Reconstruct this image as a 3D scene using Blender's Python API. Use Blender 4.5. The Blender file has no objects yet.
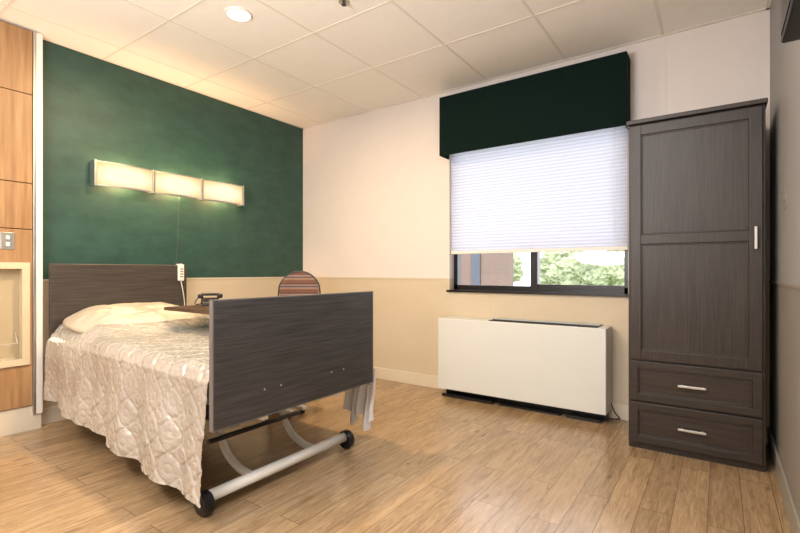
import bpy, bmesh, math, random
from mathutils import Vector, Matrix, noise
random.seed(3)
sc = bpy.context.scene
try:
    sc.view_settings.view_transform = 'Standard'
except Exception: pass

H = 2.53; XR = 3.88; YB = 3.41; YF = -2.2; RAIL = 0.945

# ------------------------------------------------------------ materials
def srgb(r, g, b):
    f = lambda c: (c/255/12.92) if c/255 <= 0.04045 else ((c/255+0.055)/1.055)**2.4
    return (f(r), f(g), f(b), 1)

def new_mat(name):
    m = bpy.data.materials.new(name); m.use_nodes = True
    nt = m.node_tree; b = nt.nodes['Principled BSDF']
    return m, nt, b

def noise_mat(name, c1, c2, scale=8, rough=0.6, metal=0.0, bump=0.0, stretch=(1,1,1), detail=4, bscale=None, spec=0.5, lo=0.35, hi=0.65, sheen=0.0):
    m, nt, b = new_mat(name)
    tc = nt.nodes.new('ShaderNodeTexCoord'); mp = nt.nodes.new('ShaderNodeMapping')
    mp.inputs['Scale'].default_value = stretch
    nz = nt.nodes.new('ShaderNodeTexNoise'); nz.inputs['Scale'].default_value = scale; nz.inputs['Detail'].default_value = detail
    cr = nt.nodes.new('ShaderNodeValToRGB')
    cr.color_ramp.elements[0].position = lo; cr.color_ramp.elements[1].position = hi
    cr.color_ramp.elements[0].color = c1; cr.color_ramp.elements[1].color = c2
    L = nt.links.new
    L(tc.outputs['Object'], mp.inputs['Vector']); L(mp.outputs['Vector'], nz.inputs['Vector'])
    L(nz.outputs['Fac'], cr.inputs['Fac']); L(cr.outputs['Color'], b.inputs['Base Color'])
    b.inputs['Roughness'].default_value = rough; b.inputs['Metallic'].default_value = metal
    b.inputs['Specular IOR Level'].default_value = spec
    if sheen: b.inputs['Sheen Weight'].default_value = sheen
    if bump:
        n2 = nz
        if bscale:
            n2 = nt.nodes.new('ShaderNodeTexNoise'); n2.inputs['Scale'].default_value = bscale
            L(mp.outputs['Vector'], n2.inputs['Vector'])
        bp = nt.nodes.new('ShaderNodeBump'); bp.inputs['Strength'].default_value = bump; bp.inputs['Distance'].default_value = 0.01
        L(n2.outputs['Fac'], bp.inputs['Height']); L(bp.outputs['Normal'], b.inputs['Normal'])
    return m

def flat(name, c, rough=0.5, metal=0.0, var=0.06, scale=6, spec=0.5):
    d = tuple(max(0, v*(1-var)) for v in c[:3])+(1,)
    return noise_mat(name, d, c, scale=scale, rough=rough, metal=metal, spec=spec)

def emis(name, c, s):
    m, nt, b = new_mat(name)
    b.inputs['Base Color'].default_value = c
    b.inputs['Emission Color'].default_value = c; b.inputs['Emission Strength'].default_value = s
    return m

def wall_mat(name, up1, up2, low1, low2, seam_axis='X', seam=1.22, off=0.3, nscale=5, rough=0.6, split=RAIL, seam_s=0.12, lo=0.32, hi=0.68, stretch=(1,1,1)):
    m, nt, b = new_mat(name); L = nt.links.new
    geo = nt.nodes.new('ShaderNodeNewGeometry'); sep = nt.nodes.new('ShaderNodeSeparateXYZ')
    L(geo.outputs['Position'], sep.inputs[0])
    mp = nt.nodes.new('ShaderNodeMapping'); mp.inputs['Scale'].default_value = stretch; L(geo.outputs['Position'], mp.inputs['Vector'])
    nz = nt.nodes.new('ShaderNodeTexNoise'); nz.inputs['Scale'].default_value = nscale; nz.inputs['Detail'].default_value = 8; nz.inputs['Roughness'].default_value = 0.68
    L(mp.outputs['Vector'], nz.inputs['Vector'])
    st = nt.nodes.new('ShaderNodeMapRange'); st.inputs[1].default_value = lo; st.inputs[2].default_value = hi
    L(nz.outputs['Fac'], st.inputs[0])
    def mix(a, c2, fac):
        mx = nt.nodes.new('ShaderNodeMix'); mx.data_type = 'RGBA'
        if isinstance(a, tuple): mx.inputs[6].default_value = a
        else: L(a, mx.inputs[6])
        if isinstance(c2, tuple): mx.inputs[7].default_value = c2
        else: L(c2, mx.inputs[7])
        L(fac, mx.inputs[0]); return mx.outputs[2]
    up = mix(up1, up2, st.outputs[0]); lo_ = mix(low1, low2, st.outputs[0])
    gt = nt.nodes.new('ShaderNodeMath'); gt.operation = 'GREATER_THAN'; gt.inputs[1].default_value = split
    L(sep.outputs['Z'], gt.inputs[0])
    col = mix(lo_, up, gt.outputs[0])
    L(col, b.inputs['Base Color'])
    a1 = nt.nodes.new('ShaderNodeMath'); a1.operation = 'ADD'; a1.inputs[1].default_value = off; L(sep.outputs[seam_axis], a1.inputs[0])
    md = nt.nodes.new('ShaderNodeMath'); md.operation = 'PINGPONG'; md.inputs[1].default_value = seam/2; L(a1.outputs[0], md.inputs[0])
    lt = nt.nodes.new('ShaderNodeMapRange'); lt.inputs[1].default_value = 0.0; lt.inputs[2].default_value = 0.006; L(md.outputs[0], lt.inputs[0])
    bp = nt.nodes.new('ShaderNodeBump'); bp.inputs['Strength'].default_value = seam_s; bp.inputs['Distance'].default_value = 0.004
    L(lt.outputs[0], bp.inputs['Height']); L(bp.outputs['Normal'], b.inputs['Normal'])
    b.inputs['Roughness'].default_value = rough
    return m

CREAM1, CREAM2 = srgb(221,212,207), srgb(224,215,210)
TAN1, TAN2 = srgb(202,187,162), srgb(206,191,167)
M_WALL = wall_mat('painted_board', CREAM1, CREAM2, TAN1, TAN2, seam_s=0.5)
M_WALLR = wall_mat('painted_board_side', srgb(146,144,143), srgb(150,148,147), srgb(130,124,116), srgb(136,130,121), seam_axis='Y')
M_GREEN = wall_mat('green_mottled_paint', srgb(29,62,55), srgb(49,85,75), TAN1, TAN2, seam_axis='Y', nscale=6.5, rough=0.5, seam_s=0.05, lo=0.28, hi=0.74, stretch=(1,0.8,1.5))

def floor_mat():
    m, nt, b = new_mat('oak_vinyl_plank'); L = nt.links.new
    tc = nt.nodes.new('ShaderNodeTexCoord'); mp = nt.nodes.new('ShaderNodeMapping'); mp.inputs['Rotation'].default_value = (0,0,math.pi/2)
    L(tc.outputs['Object'], mp.inputs['Vector'])
    br = nt.nodes.new('ShaderNodeTexBrick'); br.offset = 0.37; br.inputs['Scale'].default_value = 1
    br.inputs['Brick Width'].default_value = 0.92; br.inputs['Row Height'].default_value = 0.12
    br.inputs['Mortar Size'].default_value = 0.0014; br.inputs['Mortar Smooth'].default_value = 0.3
    br.inputs['Color1'].default_value = (0,0,0,1); br.inputs['Color2'].default_value = (1,1,1,1); br.inputs['Mortar'].default_value = (0.5,0.5,0.5,1)
    L(mp.outputs['Vector'], br.inputs['Vector'])
    mp2 = nt.nodes.new('ShaderNodeMapping'); mp2.inputs['Scale'].default_value = (2.0, 17, 1)
    ad = nt.nodes.new('ShaderNodeVectorMath'); ad.operation = 'MULTIPLY_ADD'; ad.inputs[1].default_value = (7,7,7)
    L(br.outputs['Color'], ad.inputs[0]); L(mp.outputs['Vector'], ad.inputs[2]); L(ad.outputs[0], mp2.inputs['Vector'])
    nz = nt.nodes.new('ShaderNodeTexNoise'); nz.inputs['Scale'].default_value = 2.6; nz.inputs['Detail'].default_value = 10; nz.inputs['Roughness'].default_value = 0.74; nz.inputs['Distortion'].default_value = 1.0
    L(mp2.outputs['Vector'], nz.inputs['Vector'])
    cr = nt.nodes.new('ShaderNodeValToRGB'); e = cr.color_ramp.elements
    e[0].position = 0.27; e[0].color = srgb(98,78,58); e[1].position = 0.68; e[1].color = srgb(182,154,118)
    k = e.new(0.42); k.color = srgb(145,118,87); k = e.new(0.55); k.color = srgb(163,135,101)
    L(nz.outputs['Fac'], cr.inputs['Fac'])
    mp3 = nt.nodes.new('ShaderNodeMapping'); mp3.inputs['Scale'].default_value = (3.0, 9, 1); L(ad.outputs[0], mp3.inputs['Vector'])
    vo = nt.nodes.new('ShaderNodeTexVoronoi'); vo.inputs['Scale'].default_value = 1.0; L(mp3.outputs['Vector'], vo.inputs['Vector'])
    kr = nt.nodes.new('ShaderNodeMapRange'); kr.inputs[1].default_value = 0.03; kr.inputs[2].default_value = 0.13; kr.inputs[3].default_value = 0.5; kr.inputs[4].default_value = 1.0
    L(vo.outputs['Distance'], kr.inputs[0])
    hs = nt.nodes.new('ShaderNodeMix'); hs.data_type = 'RGBA'; hs.blend_type = 'MULTIPLY'; hs.inputs[0].default_value = 1
    mr = nt.nodes.new('ShaderNodeMapRange'); mr.inputs[3].default_value = 0.83; mr.inputs[4].default_value = 1.07
    kk = nt.nodes.new('ShaderNodeMath'); kk.operation = 'MULTIPLY'
    L(br.outputs['Color'], mr.inputs[0]); L(mr.outputs[0], kk.inputs[0]); L(kr.outputs[0], kk.inputs[1])
    L(cr.outputs['Color'], hs.inputs[6]); L(kk.outputs[0], hs.inputs[7])
    mx = nt.nodes.new('ShaderNodeMix'); mx.data_type = 'RGBA'; mx.inputs[7].default_value = srgb(92,70,50)
    L(br.outputs['Fac'], mx.inputs[0]); L(hs.outputs[2], mx.inputs[6]); L(mx.outputs[2], b.inputs['Base Color'])
    b.inputs['Roughness'].default_value = 0.24; b.inputs['Specular IOR Level'].default_value = 0.8
    bp = nt.nodes.new('ShaderNodeBump'); bp.inputs['Strength'].default_value = 0.12; bp.inputs['Distance'].default_value = 0.002
    L(nz.outputs['Fac'], bp.inputs['Height']); L(bp.outputs['Normal'], b.inputs['Normal'])
    return m
M_FLOOR = floor_mat()
M_CEIL = noise_mat('ceiling_tile', srgb(241,236,226), srgb(243,238,229), scale=14, rough=0.9)
M_TBAR = flat('white_metal_grid', srgb(230,222,210), 0.5, var=0.02)
M_BASE = flat('cove_base', srgb(216,204,184), 0.45, var=0.04)
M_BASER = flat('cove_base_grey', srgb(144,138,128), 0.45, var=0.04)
M_WHITE = flat('white_paint', srgb(232,228,220), 0.4, var=0.02)
M_HEATER = flat('heater_enamel', srgb(215,217,214), 0.4, var=0.02)
M_HTOP = flat('heater_grey_lip', srgb(178,186,190), 0.4, var=0.02)
M_BLACK = flat('black_plastic', srgb(22,22,24), 0.4)
M_DGREY = flat('dark_grey_metal', srgb(52,50,52), 0.35)
M_BLKMET = flat('black_frame', srgb(14,14,19), 0.3)
M_OAK = noise_mat('honey_oak_veneer', srgb(148,110,73), srgb(176,138,98), scale=3, rough=0.42, stretch=(10,10,0.7), detail=8)
M_WARD = noise_mat('espresso_woodgrain', srgb(39,32,28), srgb(58,48,43), scale=3.5, rough=0.42, stretch=(40,40,1.4), detail=8, bump=0.03)
M_WARDH = noise_mat('espresso_woodgrain_drawer', srgb(39,32,28), srgb(58,48,43), scale=3.5, rough=0.42, stretch=(1.4,40,40), detail=8, bump=0.03)
M_BED = noise_mat('charcoal_woodgrain', srgb(51,49,49), srgb(76,73,72), scale=3.5, rough=0.45, stretch=(24,1.2,38), detail=9, bump=0.03)
M_BEDH = noise_mat('charcoal_brown_woodgrain', srgb(53,47,43), srgb(74,67,62), scale=3.5, rough=0.45, stretch=(24,1.2,38), detail=9)
M_EDGE = flat('grey_edge_band', srgb(112,107,104), 0.4)
M_CHROME = flat('brushed_steel', srgb(204,202,196), 0.38, metal=1.0)
M_CREAMT = flat('cream_powder_coat', srgb(252,249,240), 0.35)
M_NICHE = flat('niche_cream', srgb(214,198,166), 0.5)
M_NICHEB = flat('niche_back_paint', srgb(186,168,136), 0.6)
M_VAL = noise_mat('dark_green_fabric', srgb(3,21,18), srgb(7,30,25), scale=160, rough=0.95, bump=0.15, spec=0.2)
M_SHEET = flat('white_cotton', srgb(246,244,240), 0.85)
M_TABLE = noise_mat('walnut_laminate', srgb(58,40,28), srgb(82,58,40), scale=4, rough=0.4, stretch=(1,12,1))
M_PHONE = flat('black_phone_plastic', srgb(34,29,27), 0.35)

def spread_mat(name, c1, c2, bstr=0.4, bs=20, dist=0.01, metal=0.3, rough=0.3, coat=0.6):
    m, nt, b = new_mat(name); L = nt.links.new
    tc = nt.nodes.new('ShaderNodeTexCoord')
    nz = nt.nodes.new('ShaderNodeTexNoise'); nz.inputs['Scale'].default_value = 3.0; nz.inputs['Detail'].default_value = 3
    L(tc.outputs['Object'], nz.inputs['Vector'])
    cr = nt.nodes.new('ShaderNodeValToRGB'); cr.color_ramp.elements[0].position = 0.35; cr.color_ramp.elements[1].position = 0.65
    cr.color_ramp.elements[0].color = c1; cr.color_ramp.elements[1].color = c2
    L(nz.outputs['Fac'], cr.inputs['Fac']); L(cr.outputs['Color'], b.inputs['Base Color'])
    n2 = nt.nodes.new('ShaderNodeTexNoise'); n2.inputs['Scale'].default_value = bs; n2.inputs['Detail'].default_value = 3; n2.inputs['Distortion'].default_value = 1.0
    L(tc.outputs['Object'], n2.inputs['Vector'])
    bp = nt.nodes.new('ShaderNodeBump'); bp.inputs['Strength'].default_value = bstr; bp.inputs['Distance'].default_value = dist
    L(n2.outputs['Fac'], bp.inputs['Height']); L(bp.outputs['Normal'], b.inputs['Normal'])
    b.inputs['Roughness'].default_value = rough; b.inputs['Specular IOR Level'].default_value = 0.9; b.inputs['Metallic'].default_value = metal
    b.inputs['Coat Weight'].default_value = coat; b.inputs['Coat Roughness'].default_value = 0.18
    return m
M_SPREAD = spread_mat('champagne_satin_quilt', srgb(184,179,172), srgb(204,200,194), 0.6, 26, 0.012, 0.35, 0.27, 0.7)
M_PILLOW = spread_mat('satin_pillow', srgb(194,184,168), srgb(206,197,182), 0.4, 9, 0.01, 0.25, 0.42, 0.2)

def stripe_mat():
    m, nt, b = new_mat('striped_upholstery'); L = nt.links.new
    tc = nt.nodes.new('ShaderNodeTexCoord'); sep = nt.nodes.new('ShaderNodeSeparateXYZ'); L(tc.outputs['Object'], sep.inputs[0])
    ml = nt.nodes.new('ShaderNodeMath'); ml.operation = 'MULTIPLY'; ml.inputs[1].default_value = 12
    L(sep.outputs['Z'], ml.inputs[0])
    fr = nt.nodes.new('ShaderNodeMath'); fr.operation = 'FRACT'; L(ml.outputs[0], fr.inputs[0])
    cr = nt.nodes.new('ShaderNodeValToRGB'); e = cr.color_ramp.elements
    e[0].position = 0; e[0].color = srgb(96,40,42); e[1].position = 0.28; e[1].color = srgb(150,126,104)
    for p, c in ((0.45, srgb(62,54,88)), (0.6, srgb(150,130,116)), (0.74, srgb(82,38,48)), (0.9, srgb(118,88,66))):
        k = e.new(p); k.color = c
    L(fr.outputs[0], cr.inputs['Fac']); L(cr.outputs['Color'], b.inputs['Base Color']); b.inputs['Roughness'].default_value = 0.85
    return m
M_STRIPE = stripe_mat()

PITCH = 0.025
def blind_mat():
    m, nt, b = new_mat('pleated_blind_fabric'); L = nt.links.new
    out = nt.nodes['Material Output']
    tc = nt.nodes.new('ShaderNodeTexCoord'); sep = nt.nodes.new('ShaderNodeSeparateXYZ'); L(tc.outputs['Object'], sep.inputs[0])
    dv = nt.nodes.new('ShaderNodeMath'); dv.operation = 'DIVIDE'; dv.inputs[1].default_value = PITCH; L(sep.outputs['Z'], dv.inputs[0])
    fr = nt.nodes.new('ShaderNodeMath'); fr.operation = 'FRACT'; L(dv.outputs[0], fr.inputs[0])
    def ramp(c_crease_shade, c_mid):  # pleat shading painted into the colour, a darker stripe at each fold
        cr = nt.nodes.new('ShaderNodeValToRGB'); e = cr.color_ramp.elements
        e[0].position = 0.0; e[0].color = c_crease_shade; e[1].position = 1.0; e[1].color = c_crease_shade
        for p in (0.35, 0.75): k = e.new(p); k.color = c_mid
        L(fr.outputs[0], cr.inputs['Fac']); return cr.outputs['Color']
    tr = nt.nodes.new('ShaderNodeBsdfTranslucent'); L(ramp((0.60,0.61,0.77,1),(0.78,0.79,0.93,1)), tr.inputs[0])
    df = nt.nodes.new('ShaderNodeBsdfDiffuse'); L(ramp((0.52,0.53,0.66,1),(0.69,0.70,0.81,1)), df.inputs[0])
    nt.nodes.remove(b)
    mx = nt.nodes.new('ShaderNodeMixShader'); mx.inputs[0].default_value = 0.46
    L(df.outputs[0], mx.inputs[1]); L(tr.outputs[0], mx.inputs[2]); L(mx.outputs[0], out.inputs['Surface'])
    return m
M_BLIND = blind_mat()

def glass_mat():
    m, nt, b = new_mat('window_glass'); L = nt.links.new
    out = nt.nodes['Material Output']
    t = nt.nodes.new('ShaderNodeBsdfTransparent'); g = nt.nodes.new('ShaderNodeBsdfGlossy'); g.inputs['Roughness'].default_value = 0.02
    fr = nt.nodes.new('ShaderNodeFresnel'); fr.inputs[0].default_value = 1.3
    mx = nt.nodes.new('ShaderNodeMixShader'); L(fr.outputs[0], mx.inputs[0]); L(t.outputs[0], mx.inputs[1]); L(g.outputs[0], mx.inputs[2])
    L(mx.outputs[0], out.inputs['Surface']); return m
M_GLASS = glass_mat()
M_LEAF_HAZE = noise_mat('hazed_foliage', srgb(132,142,112), srgb(166,173,136), scale=2, rough=0.9, bump=0.4, bscale=4)  # distance haze mixed into the leaf colour, paler than the leaves
M_BARK = flat('bark', srgb(90,72,56), 0.9, var=0.3)
def brick_mat():
    m, nt, b = new_mat('brick_facade'); L = nt.links.new
    tc = nt.nodes.new('ShaderNodeTexCoord'); mp = nt.nodes.new('ShaderNodeMapping'); mp.inputs['Rotation'].default_value = (math.pi/2,0,0)
    br = nt.nodes.new('ShaderNodeTexBrick'); br.inputs['Scale'].default_value = 9; br.inputs['Mortar Size'].default_value = 0.012
    br.inputs['Color1'].default_value = srgb(108,88,80); br.inputs['Color2'].default_value = srgb(116,96,86); br.inputs['Mortar'].default_value = srgb(118,104,96)
    L(tc.outputs['Object'], mp.inputs[0]); L(mp.outputs[0], br.inputs[0]); L(br.outputs['Color'], b.inputs['Base Color']); b.inputs['Roughness'].default_value = 0.9
    return m
M_BRICK = brick_mat()
M_PANE = flat('dark_window_pane', srgb(60,66,76), 0.15)
M_GRASS = noise_mat('lawn', srgb(110,130,84), srgb(146,156,108), scale=2, rough=1.0)

# ------------------------------------------------------------ mesh helpers
def link(o): sc.collection.objects.link(o); return o

def tag(o, label, cat, group=None):
    o['label'] = label; o['category'] = cat
    if group: o['group'] = group
    return o

def empty(name, loc, label, cat, rotz=0.0, group=None):
    e = bpy.data.objects.new(name, None); e.empty_display_size = 0.1
    e.location = loc; e.rotation_euler = (0,0,rotz); link(e); tag(e, label, cat, group); return e

def finish(name, bm, mat, parent=None, smooth=False, loc=(0,0,0), rot=(0,0,0), label=None):
    bmesh.ops.recalc_face_normals(bm, faces=bm.faces)
    me = bpy.data.meshes.new(name); bm.to_mesh(me); bm.free()
    if mat: me.materials.append(mat)
    for p in me.polygons: p.use_smooth = smooth
    o = bpy.data.objects.new(name, me); link(o)
    o.location = loc; o.rotation_euler = rot
    if parent: o.parent = parent
    if label: o['label'] = label
    return o

def add_box(bm, lo, hi, bev=0.0, seg=2):
    r = bmesh.ops.create_cube(bm, size=1.0)
    vs = r['verts']
    for v in vs:
        for i in range(3):
            v.co[i] = lo[i] if v.co[i] < 0 else hi[i]
    if bev > 0:
        es = set()
        for v in vs:
            for e in v.link_edges: es.add(e)
        bmesh.ops.bevel(bm, geom=list(es), offset=bev, segments=seg, profile=0.5, affect='EDGES')

def box(name, lo, hi, mat, parent=None, bev=0.0, seg=2, label=None, world=None):
    bm = bmesh.new()
    if world is not None:
        lo = tuple(lo[i]-world[i] for i in range(3)); hi = tuple(hi[i]-world[i] for i in range(3))
    add_box(bm, lo, hi, bev, seg)
    return finish(name, bm, mat, parent, label=label)

def boxes(name, lst, mat, parent=None, bev=0.0, world=(0,0,0), label=None):
    bm = bmesh.new()
    for lo, hi in lst:
        add_box(bm, tuple(lo[i]-world[i] for i in range(3)), tuple(hi[i]-world[i] for i in range(3)), bev)
    return finish(name, bm, mat, parent, label=label)

def add_cyl(bm, p0, p1, r, seg=20, r2=None):
    p0 = Vector(p0); p1 = Vector(p1); d = p1-p0
    q = d.to_track_quat('Z', 'Y').to_matrix().to_4x4()
    bmesh.ops.create_cone(bm, cap_ends=True, segments=seg, radius1=r, radius2=r if r2 is None else r2, depth=d.length,
                          matrix=Matrix.Translation((p0+p1)/2) @ q)

def cyl(name, p0, p1, r, mat, parent=None, seg=24, r2=None, world=(0,0,0), label=None):
    bm = bmesh.new(); w = Vector(world)
    add_cyl(bm, Vector(p0)-w, Vector(p1)-w, r, seg, r2)
    o = finish(name, bm, mat, parent, label=label)
    for p in o.data.polygons: p.use_smooth = len(p.vertices) == 4
    return o

def smooth_path(pts, n=8):
    pts = [Vector(p) for p in pts]; out = []
    for i in range(len(pts)-1):
        p0 = pts[max(i-1,0)]; p1 = pts[i]; p2 = pts[i+1]; p3 = pts[min(i+2,len(pts)-1)]
        for k in range(n):
            t = k/n
            out.append(0.5*((2*p1)+(-p0+p2)*t+(2*p0-5*p1+4*p2-p3)*t*t+(-p0+3*p1-3*p2+p3)*t**3))
    out.append(pts[-1]); return out

def tube(name, pts, r, mat, parent=None, seg=12, smooth_n=8, world=(0,0,0), label=None):
    w = Vector(world); P = [Vector(p)-w for p in pts]
    if smooth_n: P = smooth_path(P, smooth_n)
    bm = bmesh.new(); rings = []
    T0 = (P[1]-P[0]).normalized(); up = Vector((0,0,1)) if abs(T0.z) < 0.9 else Vector((1,0,0))
    N = T0.cross(up).normalized()
    for i, p in enumerate(P):
        T = (P[min(i+1,len(P)-1)]-P[max(i-1,0)]).normalized()
        N = (N-T*N.dot(T)).normalized(); B = T.cross(N)
        rings.append([bm.verts.new(p+r*(math.cos(a)*N+math.sin(a)*B)) for a in [2*math.pi*k/seg for k in range(seg)]])
    for a, b2 in zip(rings, rings[1:]):
        for k in range(seg): bm.faces.new((a[k], a[(k+1)%seg], b2[(k+1)%seg], b2[k]))
    bm.faces.new(rings[0]); bm.faces.new(rings[-1])
    return finish(name, bm, mat, parent, smooth=True, label=label)

def struct(o): o['kind'] = 'structure'; return o

# ------------------------------------------------------------ room shell
struct(box('floor', (-0.15,YF-0.15,-0.1), (XR+0.15,YB+0.15,0), M_FLOOR))
struct(box('ceiling', (-0.15,YF-0.15,H), (XR+0.15,YB+0.15,H+0.1), M_CEIL))
struct(box('wall_left', (-0.15,YF,0), (0,YB,H), M_GREEN))
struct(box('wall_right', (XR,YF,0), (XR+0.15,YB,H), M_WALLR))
struct(box('wall_front', (-0.15,YF-0.15,0), (XR+0.15,YF,H), M_WALL))
WX0, WX1, WZ0, WZ1 = 1.77, 3.135, 0.845, 2.10
struct(boxes('wall_back', [((-0.15,YB,0),(WX0,YB+0.15,H)), ((WX1,YB,0),(XR+0.15,YB+0.15,H)),
      ((WX0,YB,0),(WX1,YB+0.15,WZ0)), ((WX0,YB,WZ1),(WX1,YB+0.15,H))], M_WALL))
gx = [3.34-0.61*k for k in range(6)]; gy = [2.70-0.61*k for k in range(9)]
lst = [((x-0.007,YF,H-0.0025),(x+0.007,YB,H+0.001)) for x in gx] + [((0,y-0.007,H-0.003),(XR,y+0.007,H+0.001)) for y in gy if y > YF]
lst += [((0,YB-0.02,H-0.004),(XR,YB,H)), ((0,YF,H-0.004),(0.02,YB,H)), ((XR-0.02,YF,H-0.004),(XR,YB,H))]
struct(boxes('trim_1', lst, M_TBAR))
struct(box('trim_2', (0,YB-0.005,RAIL-0.006), (WX0-0.05,YB,RAIL+0.006), M_BASE))
struct(box('trim_3', (0,1.1,RAIL-0.006), (0.005,YB,RAIL+0.006), M_BASE))
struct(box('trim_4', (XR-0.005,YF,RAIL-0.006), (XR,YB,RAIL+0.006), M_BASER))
def baseb(name, lo, hi, m=None): struct(box(name, lo, hi, m or M_BASE, bev=0.003))
baseb('baseboard_back', (0.0,YB-0.012,0), (XR,YB,0.105))
baseb('baseboard_left', (0,1.1,0), (0.012,YB-0.012,0.105))
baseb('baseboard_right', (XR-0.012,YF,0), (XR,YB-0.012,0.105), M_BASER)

# ------------------------------------------------------------ window
w = struct(boxes('window_1', [((WX0,YB+0.08,WZ0),(WX0+0.035,YB+0.14,WZ1)), ((WX1-0.035,YB+0.08,WZ0),(WX1,YB+0.14,WZ1)),
      ((WX0,YB+0.08,WZ0),(WX1,YB+0.14,WZ0+0.045)), ((WX0,YB+0.08,WZ1-0.045),(WX1,YB+0.14,WZ1)),
      ((2.44,YB+0.075,WZ0),(2.495,YB+0.14,1.20)), ((WX0+0.03,YB+0.11,1.19),(WX1-0.03,YB+0.14,1.212)), ((2.495,YB+0.1,WZ0+0.045),(WX1-0.035,YB+0.12,WZ0+0.06)),
      ((WX0-0.02,YB-0.018,WZ0-0.012),(WX1+0.015,YB+0.1,WZ0+0.004))], M_BLKMET))
struct(boxes('window_2', [((WX0+0.03,YB+0.123,WZ0+0.04),(WX1-0.03,YB+0.127,WZ1-0.04))], M_GLASS))
# pleated blind
B = empty('window_blind', (2.45,YB+0.025,1.15), 'white pleated fabric blind half lowered in the window', 'window blind')
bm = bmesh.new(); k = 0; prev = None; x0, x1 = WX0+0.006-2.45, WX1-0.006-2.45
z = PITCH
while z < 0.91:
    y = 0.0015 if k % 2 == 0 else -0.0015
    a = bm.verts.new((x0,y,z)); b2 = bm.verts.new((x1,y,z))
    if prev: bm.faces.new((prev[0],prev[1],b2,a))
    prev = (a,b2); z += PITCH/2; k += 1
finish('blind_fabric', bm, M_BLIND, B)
box('bottom_rail', (x0,-0.012,0), (x1,0.012,PITCH), M_WHITE, B, bev=0.003)
box('head_rail', (x0,-0.02,0.905), (x1,0.02,0.945), M_WHITE, B, bev=0.003)
tube('pull_cord', [(0.6,-0.022,0.92),(0.6,-0.022,0.4),(0.601,-0.022,0.12)], 0.0015, M_WHITE, B, seg=6, smooth_n=0)
# valance
V = empty('window_valance', (2.46,YB,1.95), 'dark green fabric covered box valance over the window', 'valance')
bm = bmesh.new()
add_box(bm, (-0.703,-0.15,0), (0.690,-0.138,0.478), 0.004)
add_box(bm, (-0.703,-0.138,0), (-0.691,0,0.478), 0.003)
add_box(bm, (0.678,-0.138,0), (0.690,0,0.478), 0.003)
finish('front_board', bm, M_VAL, V)
box('top_board', (-0.691,-0.138,0.462), (0.678,0,0.477), M_VAL, V, bev=0.002)

# ------------------------------------------------------------ heater
HX0, HX1, HY = 1.78, 3.037, 3.2
Hh = empty('wall_heater', (2.41,3.3,0), 'long cream metal heating and cooling unit below the window', 'heater')
wl = (2.41,3.3,0)
bm = bmesh.new()
def L_(lo,hi,bev=0.0): add_box(bm, tuple(lo[i]-wl[i] for i in range(3)), tuple(hi[i]-wl[i] for i in range(3)), bev)
L_((HX0,HY,0.068),(HX1,HY+0.02,0.63),0.005)
L_((HX0,HY+0.02,0.068),(HX0+0.02,YB-0.013,0.63),0.003); L_((HX1-0.02,HY+0.02,0.068),(HX1,YB-0.013,0.63),0.003)
L_((HX0+0.02,HY+0.02,0.61),(HX0+0.42,YB-0.013,0.629))
L_((HX0+0.42,HY+0.02,0.61),(HX1-0.05,HY+0.04,0.629)); L_((HX1-0.06,HY+0.02,0.61),(HX1-0.02,YB-0.013,0.629))
finish('cabinet', bm, M_HEATER, Hh)
boxes('rear_lip', [((HX0+0.42,HY+0.12,0.61),(HX1-0.061,YB-0.013,0.640))], M_HTOP, Hh, world=wl, label='pale grey rear lip')
lst = [((HX0+0.42,HY+0.042,0.60),(HX1-0.061,HY+0.119,0.630))]
for i in range(30):
    x = HX0+0.43+i*0.0255; lst.append(((x,HY+0.046,0.630),(x+0.006,HY+0.117,0.634)))
lst += [((HX0+0.42,HY+0.042,0.630),(HX1-0.061,HY+0.047,0.635)), ((HX0+0.42,HY+0.114,0.630),(HX1-0.061,HY+0.119,0.635))]
boxes('air_grille', lst, M_BLACK, Hh, world=wl)
boxes('base_plinth', [((HX0+0.02,HY+0.10,0),(HX1-0.02,HY+0.19,0.07)), ((HX0+0.02,HY+0.03,0),(HX0+0.45,HY+0.06,0.022)), ((HX0+0.5,HY+0.04,0),(HX1-0.3,HY+0.07,0.014)), ((HX1-0.26,HY+0.03,0),(HX1-0.04,HY+0.07,0.022))], M_BLACK, Hh, world=wl)
tube('power_cord', [(HX1-0.005,3.37,0.12),(HX1+0.02,3.38,0.05),(HX1+0.05,3.38,0.012),(HX1+0.0,3.36,0.008)], 0.004, M_DGREY, Hh, world=wl)

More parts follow.
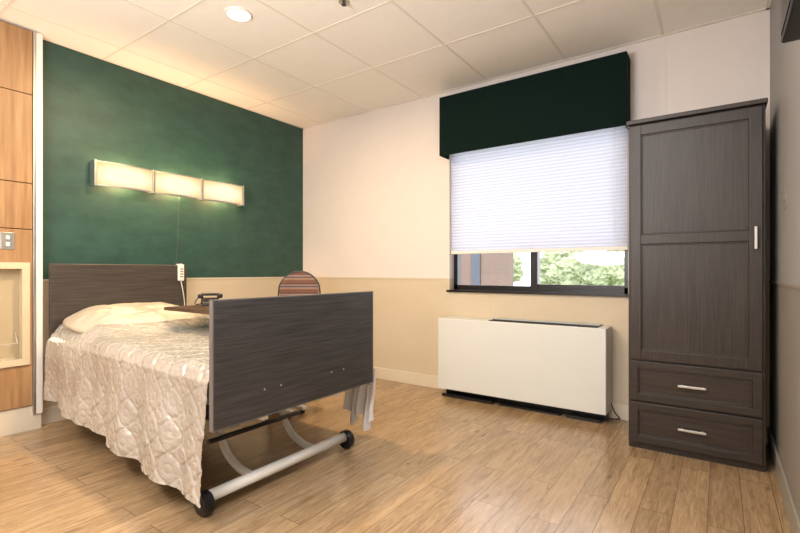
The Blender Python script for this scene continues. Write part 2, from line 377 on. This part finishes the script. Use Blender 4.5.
# ------------------------------------------------------------ wardrobe
WD0, WD1, WY = 3.212, 3.828, 2.885
W = empty('wardrobe', (3.52,3.15,0), 'tall espresso brown wardrobe with one panelled door and two drawers', 'wardrobe'); ww = (3.52,3.15,0)
boxes('body', [((WD0,WY+0.02,0.035),(WD1,YB-0.02,1.835)), ((WD0+0.0,WY+0.03,0),(WD1,YB-0.02,0.035))], M_WARD, W, bev=0.002, world=ww)
box('top_board', (WD0-0.008,WY-0.008,1.835), (WD1+0.008,YB-0.015,1.858), M_WARD, W, bev=0.003, world=ww)
def shaker(name, x0, x1, z0, z1, rails, mat, fw=0.055):
    bm = bmesh.new()
    def A(lo,hi,bv=0.003): add_box(bm, tuple(lo[i]-ww[i] for i in range(3)), tuple(hi[i]-ww[i] for i in range(3)), bv)
    A((x0+0.01,WY+0.011,z0+0.01),(x1-0.01,WY+0.019,z1-0.01),0)
    A((x0,WY,z0),(x0+fw,WY+0.019,z1)); A((x1-fw,WY,z0),(x1,WY+0.019,z1))
    for (a,b3) in rails: A((x0+fw-0.002,WY+0.0004,a),(x1-fw+0.002,WY+0.019,b3))
    zs = sorted(rails)
    for (a,b3),(c,d) in zip(zs, zs[1:]):
        for lo,hi in (((x0+fw,WY+0.006,b3),(x0+fw+0.008,WY+0.0125,c)), ((x1-fw-0.008,WY+0.006,b3),(x1-fw,WY+0.0125,c)),
                      ((x0+fw,WY+0.006,b3),(x1-fw,WY+0.0125,b3+0.008)), ((x0+fw,WY+0.006,c-0.008),(x1-fw,WY+0.0125,c))): A(lo,hi,0.002)
    return finish(name, bm, mat, W)
def handle(parent, c, vert, L=0.1):
    bm = bmesh.new(); c = Vector(c)-Vector(ww); d = Vector((0,0,1)) if vert else Vector((1,0,0)); o = Vector((0,-0.026,0))
    h = L/2
    lo = c+o-d*h; hi = c+o+d*h
    s = Vector((0.006,0.005,0.006))
    add_box(bm, tuple(lo-s), tuple(hi+s), 0.002)
    for t in (-1,1):
        p = c+d*(h-0.012)*t; add_cyl(bm, p, p+o, 0.005, 12)
    return finish('handle', bm, M_CHROME, parent, label='brushed steel bar handle')
door = shaker('door', WD0+0.012, WD1-0.012, 0.508, 1.825, [(0.508,0.563),(1.155,1.21),(1.77,1.825)], M_WARD)
handle(door, (WD1-0.04,WY,1.17), True, 0.10)
for z0, z1 in ((0.277,0.498),(0.042,0.267)):
    dr = shaker('drawer', WD0+0.012, WD1-0.012, z0, z1, [(z0,z0+0.04),(z1-0.04,z1)], M_WARDH, fw=0.04)
    handle(dr, ((WD0+WD1)/2,WY+0.011,(z0+z1)/2), False, 0.115)

# ------------------------------------------------------------ oak wall panel unit
P = empty('wood_wall_unit', (0.04,0.4,0.15), 'honey oak wall panelling with a cream framed niche', 'wall panel'); pw = (0.04,0.4,0.15)
FX = 0.08; PY0, PY1 = -0.6, 1.045
NZ0, NZ1 = 0.42, 1.06; NY0, NY1 = 0.25, 1.03
for z0, z1 in ((2.12,H-0.01),(1.56,2.115),(1.27,1.555),(NZ1+0.0,1.265)):
    box('panel', (0.002,PY0,z0), (FX,PY1,z1), M_OAK, P, bev=0.002, world=pw)
boxes('panel', [((0.002,PY0,0.16),(FX,PY1,NZ0)), ((0.002,PY0,NZ0),(FX,NY0,NZ1)), ((0.002,NY0,NZ0),(0.02,PY1,NZ1)), ((0.002,NY1,NZ0),(FX,PY1,NZ1))], M_OAK, P, world=pw)
e_ = 0.0006
boxes('niche_frame', [((0.036,NY1-0.04,NZ0+0.04+e_),(FX+0.012,NY1-e_,NZ1-0.04-e_)), ((0.036,NY0+e_,NZ0+0.04+e_),(FX+0.012,NY0+0.04,NZ1-0.04-e_)), ((0.036,NY0+e_,NZ1-0.04),(FX+0.012,NY1-e_,NZ1-e_)), ((0.036,NY0+e_,NZ0+e_),(FX+0.012,NY1-e_,NZ0+0.04))], M_NICHE, P, world=pw)
box('niche_back', (0.0205,NY0+e_,NZ0+e_), (0.034,NY1-e_,NZ1-e_), M_NICHEB, P, world=pw)
# small wire holder in the niche
bm = bmesh.new()
for a_, b_ in (((0.085,0.82,0.47),(0.085,0.97,0.47)), ((0.085,0.97,0.47),(0.085,0.97,0.56)), ((0.036,0.97,0.62),(0.085,0.97,0.56)), ((0.036,0.82,0.62),(0.085,0.82,0.56)), ((0.085,0.82,0.47),(0.085,0.82,0.56)), ((0.085,0.82,0.56),(0.085,0.97,0.56)), ((0.036,0.97,0.47),(0.085,0.97,0.47))):
    add_cyl(bm, Vector(a_)-Vector(pw), Vector(b_)-Vector(pw), 0.003, 8)
finish('wire_holder', bm, M_CHROME, P)
box('corner_strip', (0.002,1.047,0.10), (FX+0.008,1.060,H-0.01), M_CHROME, P, bev=0.002, world=pw, label='brushed metal corner strip')
box('corner_strip', (0.002,1.063,0.10), (FX+0.006,1.097,H-0.01), M_WHITE, P, bev=0.002, world=pw, label='white corner strip')
box('kick_board', (0.002,PY0,0.0), (FX-0.01,1.095,0.155), M_BASE, P, bev=0.002, world=pw)
S = empty('wall_switch', (FX,0.920,1.19), 'steel switch plate on the oak panelling', 'light switch')
box('plate', (0.0005,-0.034,-0.052), (0.006,0.034,0.052), M_CHROME, S, bev=0.002)
for zz in (0.008,-0.032): box('toggle', (0.006,-0.008,zz), (0.014,0.008,zz+0.024), M_WHITE, S)

# ------------------------------------------------------------ sconce
def sconce_mat():
    m, nt, b = new_mat('glowing_ivory_glass'); L = nt.links.new
    tc = nt.nodes.new('ShaderNodeTexCoord'); nz = nt.nodes.new('ShaderNodeTexNoise'); nz.inputs['Scale'].default_value = 9
    L(tc.outputs['Object'], nz.inputs['Vector'])
    sep = nt.nodes.new('ShaderNodeSeparateXYZ'); L(tc.outputs['Object'], sep.inputs[0])
    def mth(op, a, b_=None, c_=None):
        n_ = nt.nodes.new('ShaderNodeMath'); n_.operation = op
        for i_, v_ in enumerate((a, b_, c_)):
            if v_ is None: continue
            if isinstance(v_, (int, float)): n_.inputs[i_].default_value = v_
            else: L(v_, n_.inputs[i_])
        return n_.outputs[0]
    zz = mth('DIVIDE', sep.outputs['Z'], 0.085); zz2 = mth('MULTIPLY', zz, zz)
    yy = mth('PINGPONG', mth('ADD', sep.outputs['Y'], 0.6+0.2), 0.2)
    yy = mth('DIVIDE', yy, 0.2); yy2 = mth('MULTIPLY', yy, yy)
    r2 = mth('ADD', mth('MULTIPLY', zz2, 0.5), mth('MULTIPLY', yy2, 0.4))
    v = mth('SUBTRACT', mth('MULTIPLY_ADD', nz.outputs['Fac'], 0.2, 0.95), r2)
    cr = nt.nodes.new('ShaderNodeValToRGB'); e = cr.color_ramp.elements
    e[0].position = 0.0; e[0].color = srgb(216,158,88); e[1].position = 0.92; e[1].color = srgb(255,247,218)
    k = e.new(0.5); k.color = srgb(248,212,148)
    L(v, cr.inputs['Fac']); L(cr.outputs['Color'], b.inputs['Emission Color'])
    b.inputs['Base Color'].default_value = (0.12,0.09,0.05,1)
    b.inputs['Emission Strength'].default_value = 0.98; b.inputs['Roughness'].default_value = 0.5
    return m
M_SCON = sconce_mat()
sy0, sy1, sz0, sz1 = 1.40, 2.60, 1.605, 1.78
SC = empty('wall_lamp', (0,2.0,1.69), 'long three panel wall lamp with glowing ivory glass and steel trim', 'wall lamp'); sw = (0,2.0,1.69)
boxes('back_plate', [((0.001,sy0+0.02,sz0+0.03),(0.012,sy1-0.02,sz1-0.03))], M_CHROME, SC, bev=0.002, world=sw)
seg = (sy1-sy0)/3
for i in range(3):
    a0 = sy0+i*seg; bm = bmesh.new()
    def strip(zl, zh, off, th):
        ring = []
        n = 16
        for k in range(n+1):
            t = k/n; y = a0+0.008+(seg-0.016)*t; x = 0.070+0.026*math.sin(math.pi*t)+off
            ring.append((x,y))
        vs = [[bm.verts.new((x+dx-sw[0],y-sw[1],zz-sw[2])) for (dx,zz) in ((0,zl),(th,zl),(th,zh),(0,zh))] for x,y in ring]
        for A_, B_ in zip(vs, vs[1:]):
            for q in range(4): bm.faces.new((A_[q],A_[(q+1)%4],B_[(q+1)%4],B_[q]))
        bm.faces.new(vs[0]); bm.faces.new(vs[-1])
    strip(sz0+0.009, sz1-0.006, 0, 0.006)
    finish('glass_shade', bm, M_SCON, SC, smooth=False)
    bm = bmesh.new(); strip(sz0, sz0+0.012, -0.003, 0.012); strip(sz1-0.007, sz1, -0.003, 0.012)
    finish('metal_trim', bm, M_CHROME, SC)
for y in (sy0, sy0+seg, sy0+2*seg, sy1):
    box('bracket', (0.01,y-0.009,sz0-0.003), (0.092,y+0.009,sz1+0.003), M_CHROME, SC, bev=0.002, world=sw)
tube('pull_cord', [(0.05,2.02,1.61),(0.03,2.02,1.3),(0.012,2.01,1.0),(0.012,2.0,0.8)], 0.001, M_EDGE, SC, seg=6, smooth_n=4, world=sw)

def lamp(kind, name, loc, power, color, size=0.1, rot=(0,0,0), size_y=None, parent=None):
    l = bpy.data.lights.new(name, kind); l.energy = power; l.color = color
    if kind == 'AREA':
        l.size = size
        if size_y: l.shape = 'RECTANGLE'; l.size_y = size_y
        else: l.shape = 'DISK'
    else: l.shadow_soft_size = size
    o = bpy.data.objects.new(name, l); link(o); o.location = loc; o.rotation_euler = rot
    if parent: o.parent = parent
    return o
for i in range(3):
    lamp('POINT', 'bulb', (0.045, sy0+(i+0.5)*seg-2.0, 0.0), 11.0, (1,0.59,0.30), 0.03, parent=SC)

# ------------------------------------------------------------ ceiling downlight(s)
def downlight(x, y, power, color):
    D = empty('ceiling_downlight', (x,y,H), 'round recessed ceiling downlight with white trim', 'ceiling light', group='recessed ceiling downlights')
    bm = bmesh.new(); n = 40
    prof = [(0.080,0.0),(0.080,-0.005),(0.072,-0.009),(0.066,-0.007),(0.066,-0.001)]
    rings = [[bm.verts.new((r*math.cos(2*math.pi*k/n), r*math.sin(2*math.pi*k/n), z)) for k in range(n)] for r,z in prof]
    for a,b2 in zip(rings, rings[1:]):
        for k in range(n): bm.faces.new((a[k],a[(k+1)%n],b2[(k+1)%n],b2[k]))
    finish('trim_ring', bm, M_WHITE, D, smooth=True)
    cyl('lens', (0,0,-0.007), (0,0,-0.001), 0.065, M_LENS, D, seg=40)
    lamp('AREA', 'bulb', (0,0,-0.02), power, color, 0.12, parent=D)
M_LENS = emis('warm_lens', (1,0.80,0.45,1), 3.5)
downlight(1.30, 1.68, 46, (1,0.73,0.40))
downlight(1.30, -0.6, 18, (1,0.78,0.5))  # unseen second downlight, added to brighten the room
M_FILL = emis('fill_diffuser', (1,0.97,0.95,1), 2.5)
def fill_panel(x, y, power):  # panels out of view, added as fill light for the room
    T = empty('ceiling_fill_panel', (x,y,H), 'unseen square white panel added for ceiling fill light', 'ceiling light', group='added fill light panels')
    boxes('frame', [((-0.3,-0.3,-0.02),(-0.27,0.3,-0.007)), ((0.27,-0.3,-0.02),(0.3,0.3,-0.007)), ((-0.27,-0.3,-0.02),(0.27,-0.27,-0.007)), ((-0.27,0.27,-0.02),(0.27,0.3,-0.007))], M_WHITE, T)
    box('fill_diffuser', (-0.27,-0.27,-0.014), (0.27,0.27,-0.008), M_FILL, T)
    lamp('AREA', 'fill_light', (0,0,-0.03), power, (0.97,0.97,1.0), 0.52, size_y=0.52, parent=T)
fill_panel(3.035, 0.56, 30); fill_panel(1.815, -0.66, 28); fill_panel(3.035,-0.96, 26)
lamp('AREA', 'bounce_fill', (2.3,-0.7,1.3), 108, (0.98,0.98,0.98), 1.2, rot=(math.radians(160),0,0))  # added fill aimed up at the ceiling, no fixture behind it

SP = empty('ceiling_sprinkler', (1.90,1.94,H), 'small steel fire sprinkler head on the ceiling', 'sprinkler')
cyl('escutcheon', (0,0,-0.006), (0,0,-0.0005), 0.03, M_CHROME, SP)
cyl('head', (0,0,-0.02), (0,0,-0.006), 0.008, M_DGREY, SP); cyl('deflector', (0,0,-0.023), (0,0,-0.02), 0.014, M_DGREY, SP)

# ------------------------------------------------------------ bed
BD = empty('hospital_bed', (1.1,1.55,0), 'adjustable care bed with charcoal boards and cream tube base', 'bed'); bw = (1.1,1.55,0)
def board(name, x0, x1, y0, y1, z0, z1, mat, rad=0.012):
    bm = bmesh.new(); add_box(bm, (x0-bw[0],y0-bw[1],z0), (x1-bw[0],y1-bw[1],z1), 0.007, 3)
    return finish(name, bm, mat, BD)
fb = board('footboard', 2.026, 2.05, 1.030, 2.016, 0.386, 0.890, M_BED)
fe = [((2.027,1.027,0.384),(2.049,1.0315,0.892)), ((2.027,2.0145,0.384),(2.049,2.0185,0.892)), ((2.027,1.030,0.888),(2.049,2.016,0.8925)), ((2.027,1.030,0.3835),(2.049,2.016,0.388))]
boxes('edge_band', fe, M_EDGE, fb, world=bw)
for y, z in ((1.27,0.5),(1.36,0.5),(1.68,0.5),(1.77,0.5)):
    cyl('bolt', (2.049,y,z), (2.052,y,z), 0.004, M_CHROME, fb, seg=12, world=bw)
board('headboard', 0.09, 0.12, 1.125, 2.045, 0.45, 1.055, M_BEDH)
box('mattress', (0.16,1.10,0.44), (2.0,1.98,0.595), M_SHEET, BD, bev=0.03, seg=4, world=bw)
boxes('deck_frame', [((0.12,1.13,0.37),(2.02,1.17,0.41)), ((0.12,1.90,0.37),(2.02,1.94,0.41)), ((0.4,1.17,0.375),(0.44,1.90,0.405)), ((1.0,1.17,0.375),(1.04,1.90,0.405)), ((1.75,1.17,0.375),(1.79,1.90,0.405)),
     ((0.16,1.13,0.41),(2.0,1.94,0.438))], M_DGREY, BD, world=bw)
def crossbase(x, dirn, ya=1.115, yb=1.93):
    tube('cross_tube', [(x,ya,0.068),(x,yb,0.068)], 0.025, M_CREAMT, BD, seg=20, smooth_n=0, world=bw)
    for y in (ya-0.02, yb+0.02):
        bm = bmesh.new(); add_cyl(bm, (x-bw[0],y-0.022-bw[1],0.05), (x-bw[0],y+0.022-bw[1],0.05), 0.05, 32)
        es = [e for e in bm.edges if len(e.link_faces) == 2 and any(len(f.verts) > 4 for f in e.link_faces)]
        bmesh.ops.bevel(bm, geom=es, offset=0.008, segments=3, affect='EDGES')
        wh = finish('caster_wheel', bm, M_BLACK, BD, smooth=False)
        s_ = -1 if y < 1.5 else 1
        cyl('hub', (x,y+s_*0.018,0.05), (x,y+s_*0.026,0.05), 0.02, M_DGREY, wh, world=bw)
    for y in (1.33, 1.72):
        tube('lift_arm', [(x,y,0.07),(x-dirn*0.10,y,0.080),(x-dirn*0.20,y,0.13),(x-dirn*0.27,y,0.24),(x-dirn*0.32,y,0.375)], 0.018, M_CREAMT, BD, seg=14, world=bw)
crossbase(1.90, 1, 1.105, 1.94); crossbase(0.7, -1, 1.32, 1.74)
cyl('pivot_bar', (1.67,1.25,0.20), (1.67,1.82,0.20), 0.012, M_DGREY, BD, world=bw)
for y in (1.30,1.76):
    cyl('swivel_wheel', (1.50,y-0.012,0.30), (1.50,y+0.012,0.30), 0.035, M_BLACK, BD, world=bw)
box('lift_motor', (0.9,1.48,0.2), (1.25,1.6,0.3), M_BLACK, BD, bev=0.01, world=bw)
for y in (1.28,1.74): box('foot_bracket', (1.98,y,0.36), (2.025,y+0.03,0.50), M_CREAMT, BD, world=bw)

# bedspread ---------------------------------------------------
def lerp(a,b,t): return a+(b-a)*t
NXs, NS = 350, 390
def section(x):
    t = (x-0.16)/(2.015-0.16)
    y0 = lerp(1.105,1.035,t); y1 = 2.03
    zh = lerp(0.20,0.10,t)
    ztop = 0.625
    fl = lerp(0.010,0.045,t)
    pts = [(y0-fl,zh),(y0-fl*0.8,zh+0.15),(y0-0.010,0.5),(y0-0.004,0.565),(y0+0.02,0.603),(y0+0.06,0.622),(y0+0.14,ztop)]
    pts += [(y1-0.14,ztop),(y1-0.06,0.618),(y1-0.015,0.59),(y1,0.54),(y1+0.005,0.36)]
    return pts
def resample(pts, n):
    L = [0]
    for a,b in zip(pts,pts[1:]): L.append(L[-1]+math.hypot(b[0]-a[0],b[1]-a[1]))
    out = []; j = 0
    for i in range(n+1):
        s = L[-1]*i/n
        while j < len(pts)-2 and L[j+1] < s: j += 1
        t = (s-L[j])/(L[j+1]-L[j])
        out.append((lerp(pts[j][0],pts[j+1][0],t), lerp(pts[j][1],pts[j+1][1],t), s))
    return out
def smin(t): t = max(0.0,min(1.0,t)); return t*t*(3-2*t)
bm = bmesh.new(); grid = []
for i in range(NXs+1):
    x = 0.16+(2.015-0.16)*i/NXs
    sec = resample(section(x), NS); row = []
    for j,(y,z_,s) in enumerate(sec):
        ya,za,_ = sec[max(j-1,0)]; yb,zb,_ = sec[min(j+1,NS)]
        ty,tz = yb-ya, zb-za; l = math.hypot(ty,tz) or 1
        ny,nz_ = -tz/l, ty/l
        w1 = noise.noise(Vector((x*5,s*5,9)))*0.05
        A_ = x/0.135+w1; B_ = s/0.135
        g1 = math.sin(math.pi*(A_+0.10*math.sin(2*math.pi*B_)+B_)); g2 = math.sin(math.pi*(A_+0.10*math.sin(2*math.pi*B_+math.pi)-B_))
        st = min(abs(g1),abs(g2))
        puff = 1-math.exp(-(st/0.18)**1.1)
        fa = (A_+B_); fb_ = (A_-B_); ca = fa-math.floor(fa)-0.5; cb = fb_-math.floor(fb_)-0.5
        rr = math.hypot(ca,cb); med = -0.35*math.exp(-((rr-0.20)/0.045)**2)
        side = max(0.0, min(1.0,(0.6-z_)/0.35))
        q = 0.0085*(puff+med)*(0.45+0.55*side)
        fold = side*(0.022*math.sin(x*12+1.3*math.sin(x*4.3))+0.006*math.sin(x*33+1.5))
        pk = noise.noise(Vector((x*45,s*45,4)))*0.0042*math.exp(-(st/0.6)**2)+noise.noise(Vector((x*22,s*10,7)))*0.003*side
        r1 = noise.noise(Vector((x*6,s*6,1.3)))*0.006
        lift = 0.06*smin((0.9-x)/0.28)*smin((y-1.10)/0.12)*smin((2.0-y)/0.15)*(1 if z_ > 0.59 else 0)
        d = q+fold+pk+r1-0.002
        zz = z_+nz_*d+lift
        row.append(bm.verts.new((x,y+ny*d,max(zz,0.02))))
    grid.append(row)
for a,b2 in zip(grid,grid[1:]):
    for j in range(NS): bm.faces.new((a[j],a[j+1],b2[j+1],b2[j]))
spread = finish('bedspread', bm, M_SPREAD, smooth=True)
tag(spread, 'champagne satin quilted bedspread draped over the bed', 'bedspread')

# pillow
bm = bmesh.new(); n = 100; m_ = 64
vs = {}
for i in range(n+1):
    for j in range(m_+1):
        u = -1+2*i/n; v = -1+2*j/m_
        uu = u*math.sqrt(1-0.30*v*v); vv = v*math.sqrt(1-0.30*u*u)
        y = 0.43*uu; x = 0.29*vv; h = max(0.0,(1-abs(u)**4)*(1-abs(v)**3))**0.6
        wr = ((1-abs(noise.noise(Vector((x*7,y*5,2)))*2))*0.014+(1-abs(noise.noise(Vector((x*15,y*11,6)))*2))*0.007)*h-0.008*h
        sag = -0.03*smin((abs(u)-0.6)/0.4)
        vs[(i,j,0)] = bm.verts.new((x,y,0.066*h+wr+sag))
        vs[(i,j,1)] = vs[(i,j,0)] if (i in (0,n) or j in (0,m_)) else bm.verts.new((x,y,-0.03*h+sag))
for i in range(n):
    for j in range(m_):
        for k in (0,1):
            q = [vs[(i,j,k)],vs[(i+1,j,k)],vs[(i+1,j+1,k)],vs[(i,j+1,k)]]
            bm.faces.new(q if k == 0 else q[::-1])
pl = finish('pillow', bm, M_PILLOW, smooth=True, loc=(0.415,1.55,0.690))
pl.rotation_euler = (0,math.radians(9),0)
tag(pl, 'low cream satin pillow lying against the headboard', 'pillow')

# hanging sheet at the far side of the foot end
bm = bmesh.new(); g = []
for i in range(41):
    x = 1.77+0.23*i/40; row = []
    for j in range(33):
        t = j/32; zb = 0.10+0.04*math.sin(i*0.35)+0.04*(1-i/40)
        z = lerp(0.50,zb,t)
        y = lerp(1.984,2.095,smin(t/0.2))+(0.02*math.sin(i*0.75+t*1.5)*(0.3+t)+0.006*math.sin(i*1.9+3*t))*smin(t/0.2)
        row.append(bm.verts.new((x+0.01*math.sin(t*5),y,z)))
    g.append(row)
for a,b2 in zip(g,g[1:]):
    for j in range(32): bm.faces.new((a[j],a[j+1],b2[j+1],b2[j]))
sh = finish('bed_sheet', bm, M_SHEET, smooth=True)
tag(sh, 'white cotton sheet corner hanging below the mattress', 'sheet')

# bed handset on headboard
R = empty('bed_remote', (0.125,1.985,0.93), 'white bed handset hooked over the headboard', 'remote control')
bm = bmesh.new(); add_box(bm, (0.0,-0.024,0.0), (0.022,0.024,0.13), 0.008, 3); finish('case', bm, M_WHITE, R)
for k in range(4): box('button', (0.022,-0.012,0.03+0.02*k), (0.0235,0.012,0.038+0.02*k), M_EDGE, R)
tube('cord', [(0.011,0,0.003),(0.02,0.012,-0.08),(0.012,0.03,-0.18),(0.02,0.02,-0.27)], 0.003, M_WHITE, R)
box('hook', (-0.04,-0.01,0.125), (0.014,0.01,0.135), M_WHITE, R)

# overbed table
T = empty('overbed_table', (1.0,2.18,0), 'walnut topped overbed table on a steel column beside the bed', 'table'); tw = (1.0,2.18,0)
bm = bmesh.new(); add_box(bm, (0.708-tw[0],1.543-tw[1],0.753), (1.3-tw[0],2.20-tw[1],0.775), 0.008, 3); finish('top', bm, M_TABLE, T)
cyl('column', (1.0,2.16,0.05), (1.0,2.16,0.753), 0.022, M_CHROME, T, world=tw)
boxes('base', [((0.95,2.12,0.03),(1.05,2.26,0.055)), ((0.75,2.12,0.03),(1.25,2.16,0.055)), ((0.75,2.24,0.03),(1.25,2.28,0.055))], M_CREAMT, T, bev=0.004, world=tw)
for x in (0.78,1.22):
    for y in (2.14,2.26): cyl('wheel', (x,y-0.012,0.017), (x,y+0.012,0.017), 0.017, M_BLACK, T, world=tw)

# phone
PH = empty('telephone', (0.80,1.82,0.7755), 'small black desk telephone with handset on the table', 'telephone', rotz=-0.5)
PH.scale = (0.88,0.88,0.88)
bm = bmesh.new()
v = [bm.verts.new(c) for c in ((-0.08,-0.07,0),(0.08,-0.07,0),(0.08,0.07,0),(-0.08,0.07,0),(-0.075,-0.065,0.055),(0.075,-0.065,0.028),(0.075,0.065,0.028),(-0.075,0.065,0.055))]
for f in ((0,1,2,3),(4,5,6,7),(0,1,5,4),(1,2,6,5),(2,3,7,6),(3,0,4,7)): bm.faces.new([v[k] for k in f])
bmesh.ops.bevel(bm, geom=list(bm.edges), offset=0.006, segments=3, affect='EDGES')
finish('base', bm, M_PHONE, PH)
bm = bmesh.new()
for sgn in (-1,1): add_box(bm, (-0.07,sgn*0.07-0.02,0.05), (-0.028,sgn*0.07+0.02,0.085), 0.009, 3)
add_box(bm, (-0.064,-0.07,0.07), (-0.036,0.07,0.092), 0.009, 3)
finish('handset', bm, M_PHONE, PH)
for i in range(4):
    for j in range(3):
        box('key', (-0.01+0.019*i,-0.024+0.02*j,0.036-0.0034*i), (0.002+0.019*i,-0.012+0.02*j,0.046-0.0034*i), M_DGREY, PH)
tube('cord', [(-0.05,-0.085,0.06),(-0.03,-0.11,0.02),(0.02,-0.10,0.008),(0.03,-0.07,0.015)], 0.004, M_PHONE, PH)

# chair
ang = math.radians(-50)
C = empty('side_chair', (0.68,2.70,0), 'side chair with rounded striped backrest and dark tube frame', 'chair', rotz=ang)
def cushion(name, cx, cz, w_, h_, th, upright, mat, ex):
    bm = bmesh.new(); n = 48; rings = []
    for k,(s_,o_) in enumerate(((0.9,-1),(1.0,-0.5),(1.0,0.5),(0.9,1))):
        ring = []
        for q in range(n):
            a = 2*math.pi*q/n
            c_ = math.copysign(abs(math.cos(a))**ex, math.cos(a)); si = math.copysign(abs(math.sin(a))**ex, math.sin(a))
            if upright: p = (cx+o_*th/2+0.04*(c_*s_)**2, c_*s_*w_/2, cz+si*s_*h_/2)
            else: p = (cx+si*s_*h_/2, c_*s_*w_/2, cz+o_*th/2)
            ring.append(bm.verts.new(p))
        rings.append(ring)
    for a,b2 in zip(rings,rings[1:]):
        for q in range(n): bm.faces.new((a[q],a[(q+1)%n],b2[(q+1)%n],b2[q]))
    bm.faces.new(rings[0]); bm.faces.new(rings[-1])
    return finish(name, bm, mat, C, smooth=False)
cushion('backrest', -0.215, 0.83, 0.34, 0.33, 0.035, True, M_STRIPE, 0.95)
cushion('seat', 0.0, 0.45, 0.38, 0.40, 0.06, False, M_STRIPE, 0.65)
tube('back_frame', [(-0.17,-0.18,0.42),(-0.18,-0.183,0.6),(-0.185,-0.181,0.82),(-0.195,-0.16,0.91),(-0.215,-0.09,0.98),(-0.225,0,1.005),(-0.215,0.09,0.98),(-0.195,0.16,0.91),(-0.185,0.181,0.82),(-0.18,0.183,0.6),(-0.17,0.18,0.42)], 0.008, M_DGREY, C)
for sx, sy in ((1,1),(1,-1),(-1,1),(-1,-1)):
    tube('leg', [(0.16*sx,0.17*sy,0.42),(0.20*sx,0.18*sy,0.011)], 0.010, M_DGREY, C, smooth_n=0)
tube('seat_frame', [(0.17,0.17,0.415),(-0.17,0.17,0.415),(-0.17,-0.17,0.415),(0.17,-0.17,0.415),(0.17,0.17,0.415)], 0.01, M_DGREY, C, smooth_n=0)

# television on right wall
TV = empty('television', (XR,1.3,1.9), 'flat black television mounted on the wall', 'television')
bm = bmesh.new(); add_box(bm, (-0.10,-0.5,-0.268), (-0.03,0.35,0.3), 0.006); finish('case', bm, M_BLACK, TV)
box('screen', (-0.102,-0.48,-0.25), (-0.0995,0.33,0.285), M_BLKMET, TV)
box('wall_mount', (-0.03,-0.2,-0.1), (-0.0005,0.1,0.1), M_DGREY, TV)
SW = empty('wall_switch', (XR,2.62,1.33), 'grey beige light switch plate on the plain wall', 'light switch')
box('plate', (-0.004,-0.03,-0.05), (-0.0005,0.03,0.05), M_BASER, SW, bev=0.002)
box('toggle', (-0.010,-0.006,-0.012), (-0.004,0.006,0.012), M_EDGE, SW)

# ------------------------------------------------------------ outside
struct(box('terrain_lawn', (-30,YB+1.5,-3.6), (30,45,-3.5), M_GRASS))
bd = empty('neighbour_building', (-5.5,15,-3.5), 'brown brick building with tall windows across the lawn', 'building')
box('facade', (-5,0,0), (2.85,1.4,8.0), M_BRICK, bd)
for i in range(9):
    for k in range(3):
        box('window_pane', (-4.9+i*0.84,-0.05,1.0+2.6*k), (-4.55+i*0.84,0.0,2.9+2.6*k), M_PANE, bd)
def tree(x, y, h, r, sd):
    t = empty('tree', (x,y,-3.5), 'leafy light green tree outside the window', 'tree', group='trees outside the window')
    tube('trunk', [(0,0,0),(0.1,0,h*0.35),(0,0.1,h*0.75)], 0.14, M_BARK, t)
    bm = bmesh.new(); rnd = random.Random(sd)
    for q in range(9):
        c = Vector((rnd.uniform(-r,r)*0.7, rnd.uniform(-r,r)*0.6, h*0.75+rnd.uniform(-0.8,0.5)*r))
        bmesh.ops.create_icosphere(bm, subdivisions=4, radius=r*rnd.uniform(0.4,0.6), matrix=Matrix.Translation(c))
    for v_ in bm.verts:
        d = noise.noise(v_.co*2.2)*0.3+noise.noise(v_.co*6)*0.2+noise.noise(v_.co*14)*0.12
        v_.co += v_.normal*d if v_.normal.length else Vector()
    finish('hazed_foliage', bm, M_LEAF_HAZE, t)
tree(-6.8,26,6.6,1.4,1); tree(-2.9,26,5.8,1.3,2); tree(0.8,26,6.2,1.3,3); tree(-5.0,32,6.6,1.5,6); tree(-0.8,32,6.4,1.5,8); tree(3.6,32,6.2,1.5,5); tree(-9.6,32,6.8,1.5,9)

# world
wd = bpy.data.worlds.new('World'); sc.world = wd; wd.use_nodes = True
bg = wd.node_tree.nodes['Background']; bg.inputs[0].default_value = (0.90,0.93,1.0,1); bg.inputs[1].default_value = 4.9

# ------------------------------------------------------------ camera
cam = bpy.data.cameras.new('camera'); co = bpy.data.objects.new('camera', cam); link(co)
cam.sensor_width = 36; cam.lens = 458/800*36; cam.clip_start = 0.02
co.location = (3.64,0,1.0)
yaw = math.atan2(0.572,0.820)
co.rotation_euler = (math.pi/2,0,yaw)
cam.shift_y = (272-266.5)/800
sc.camera = co
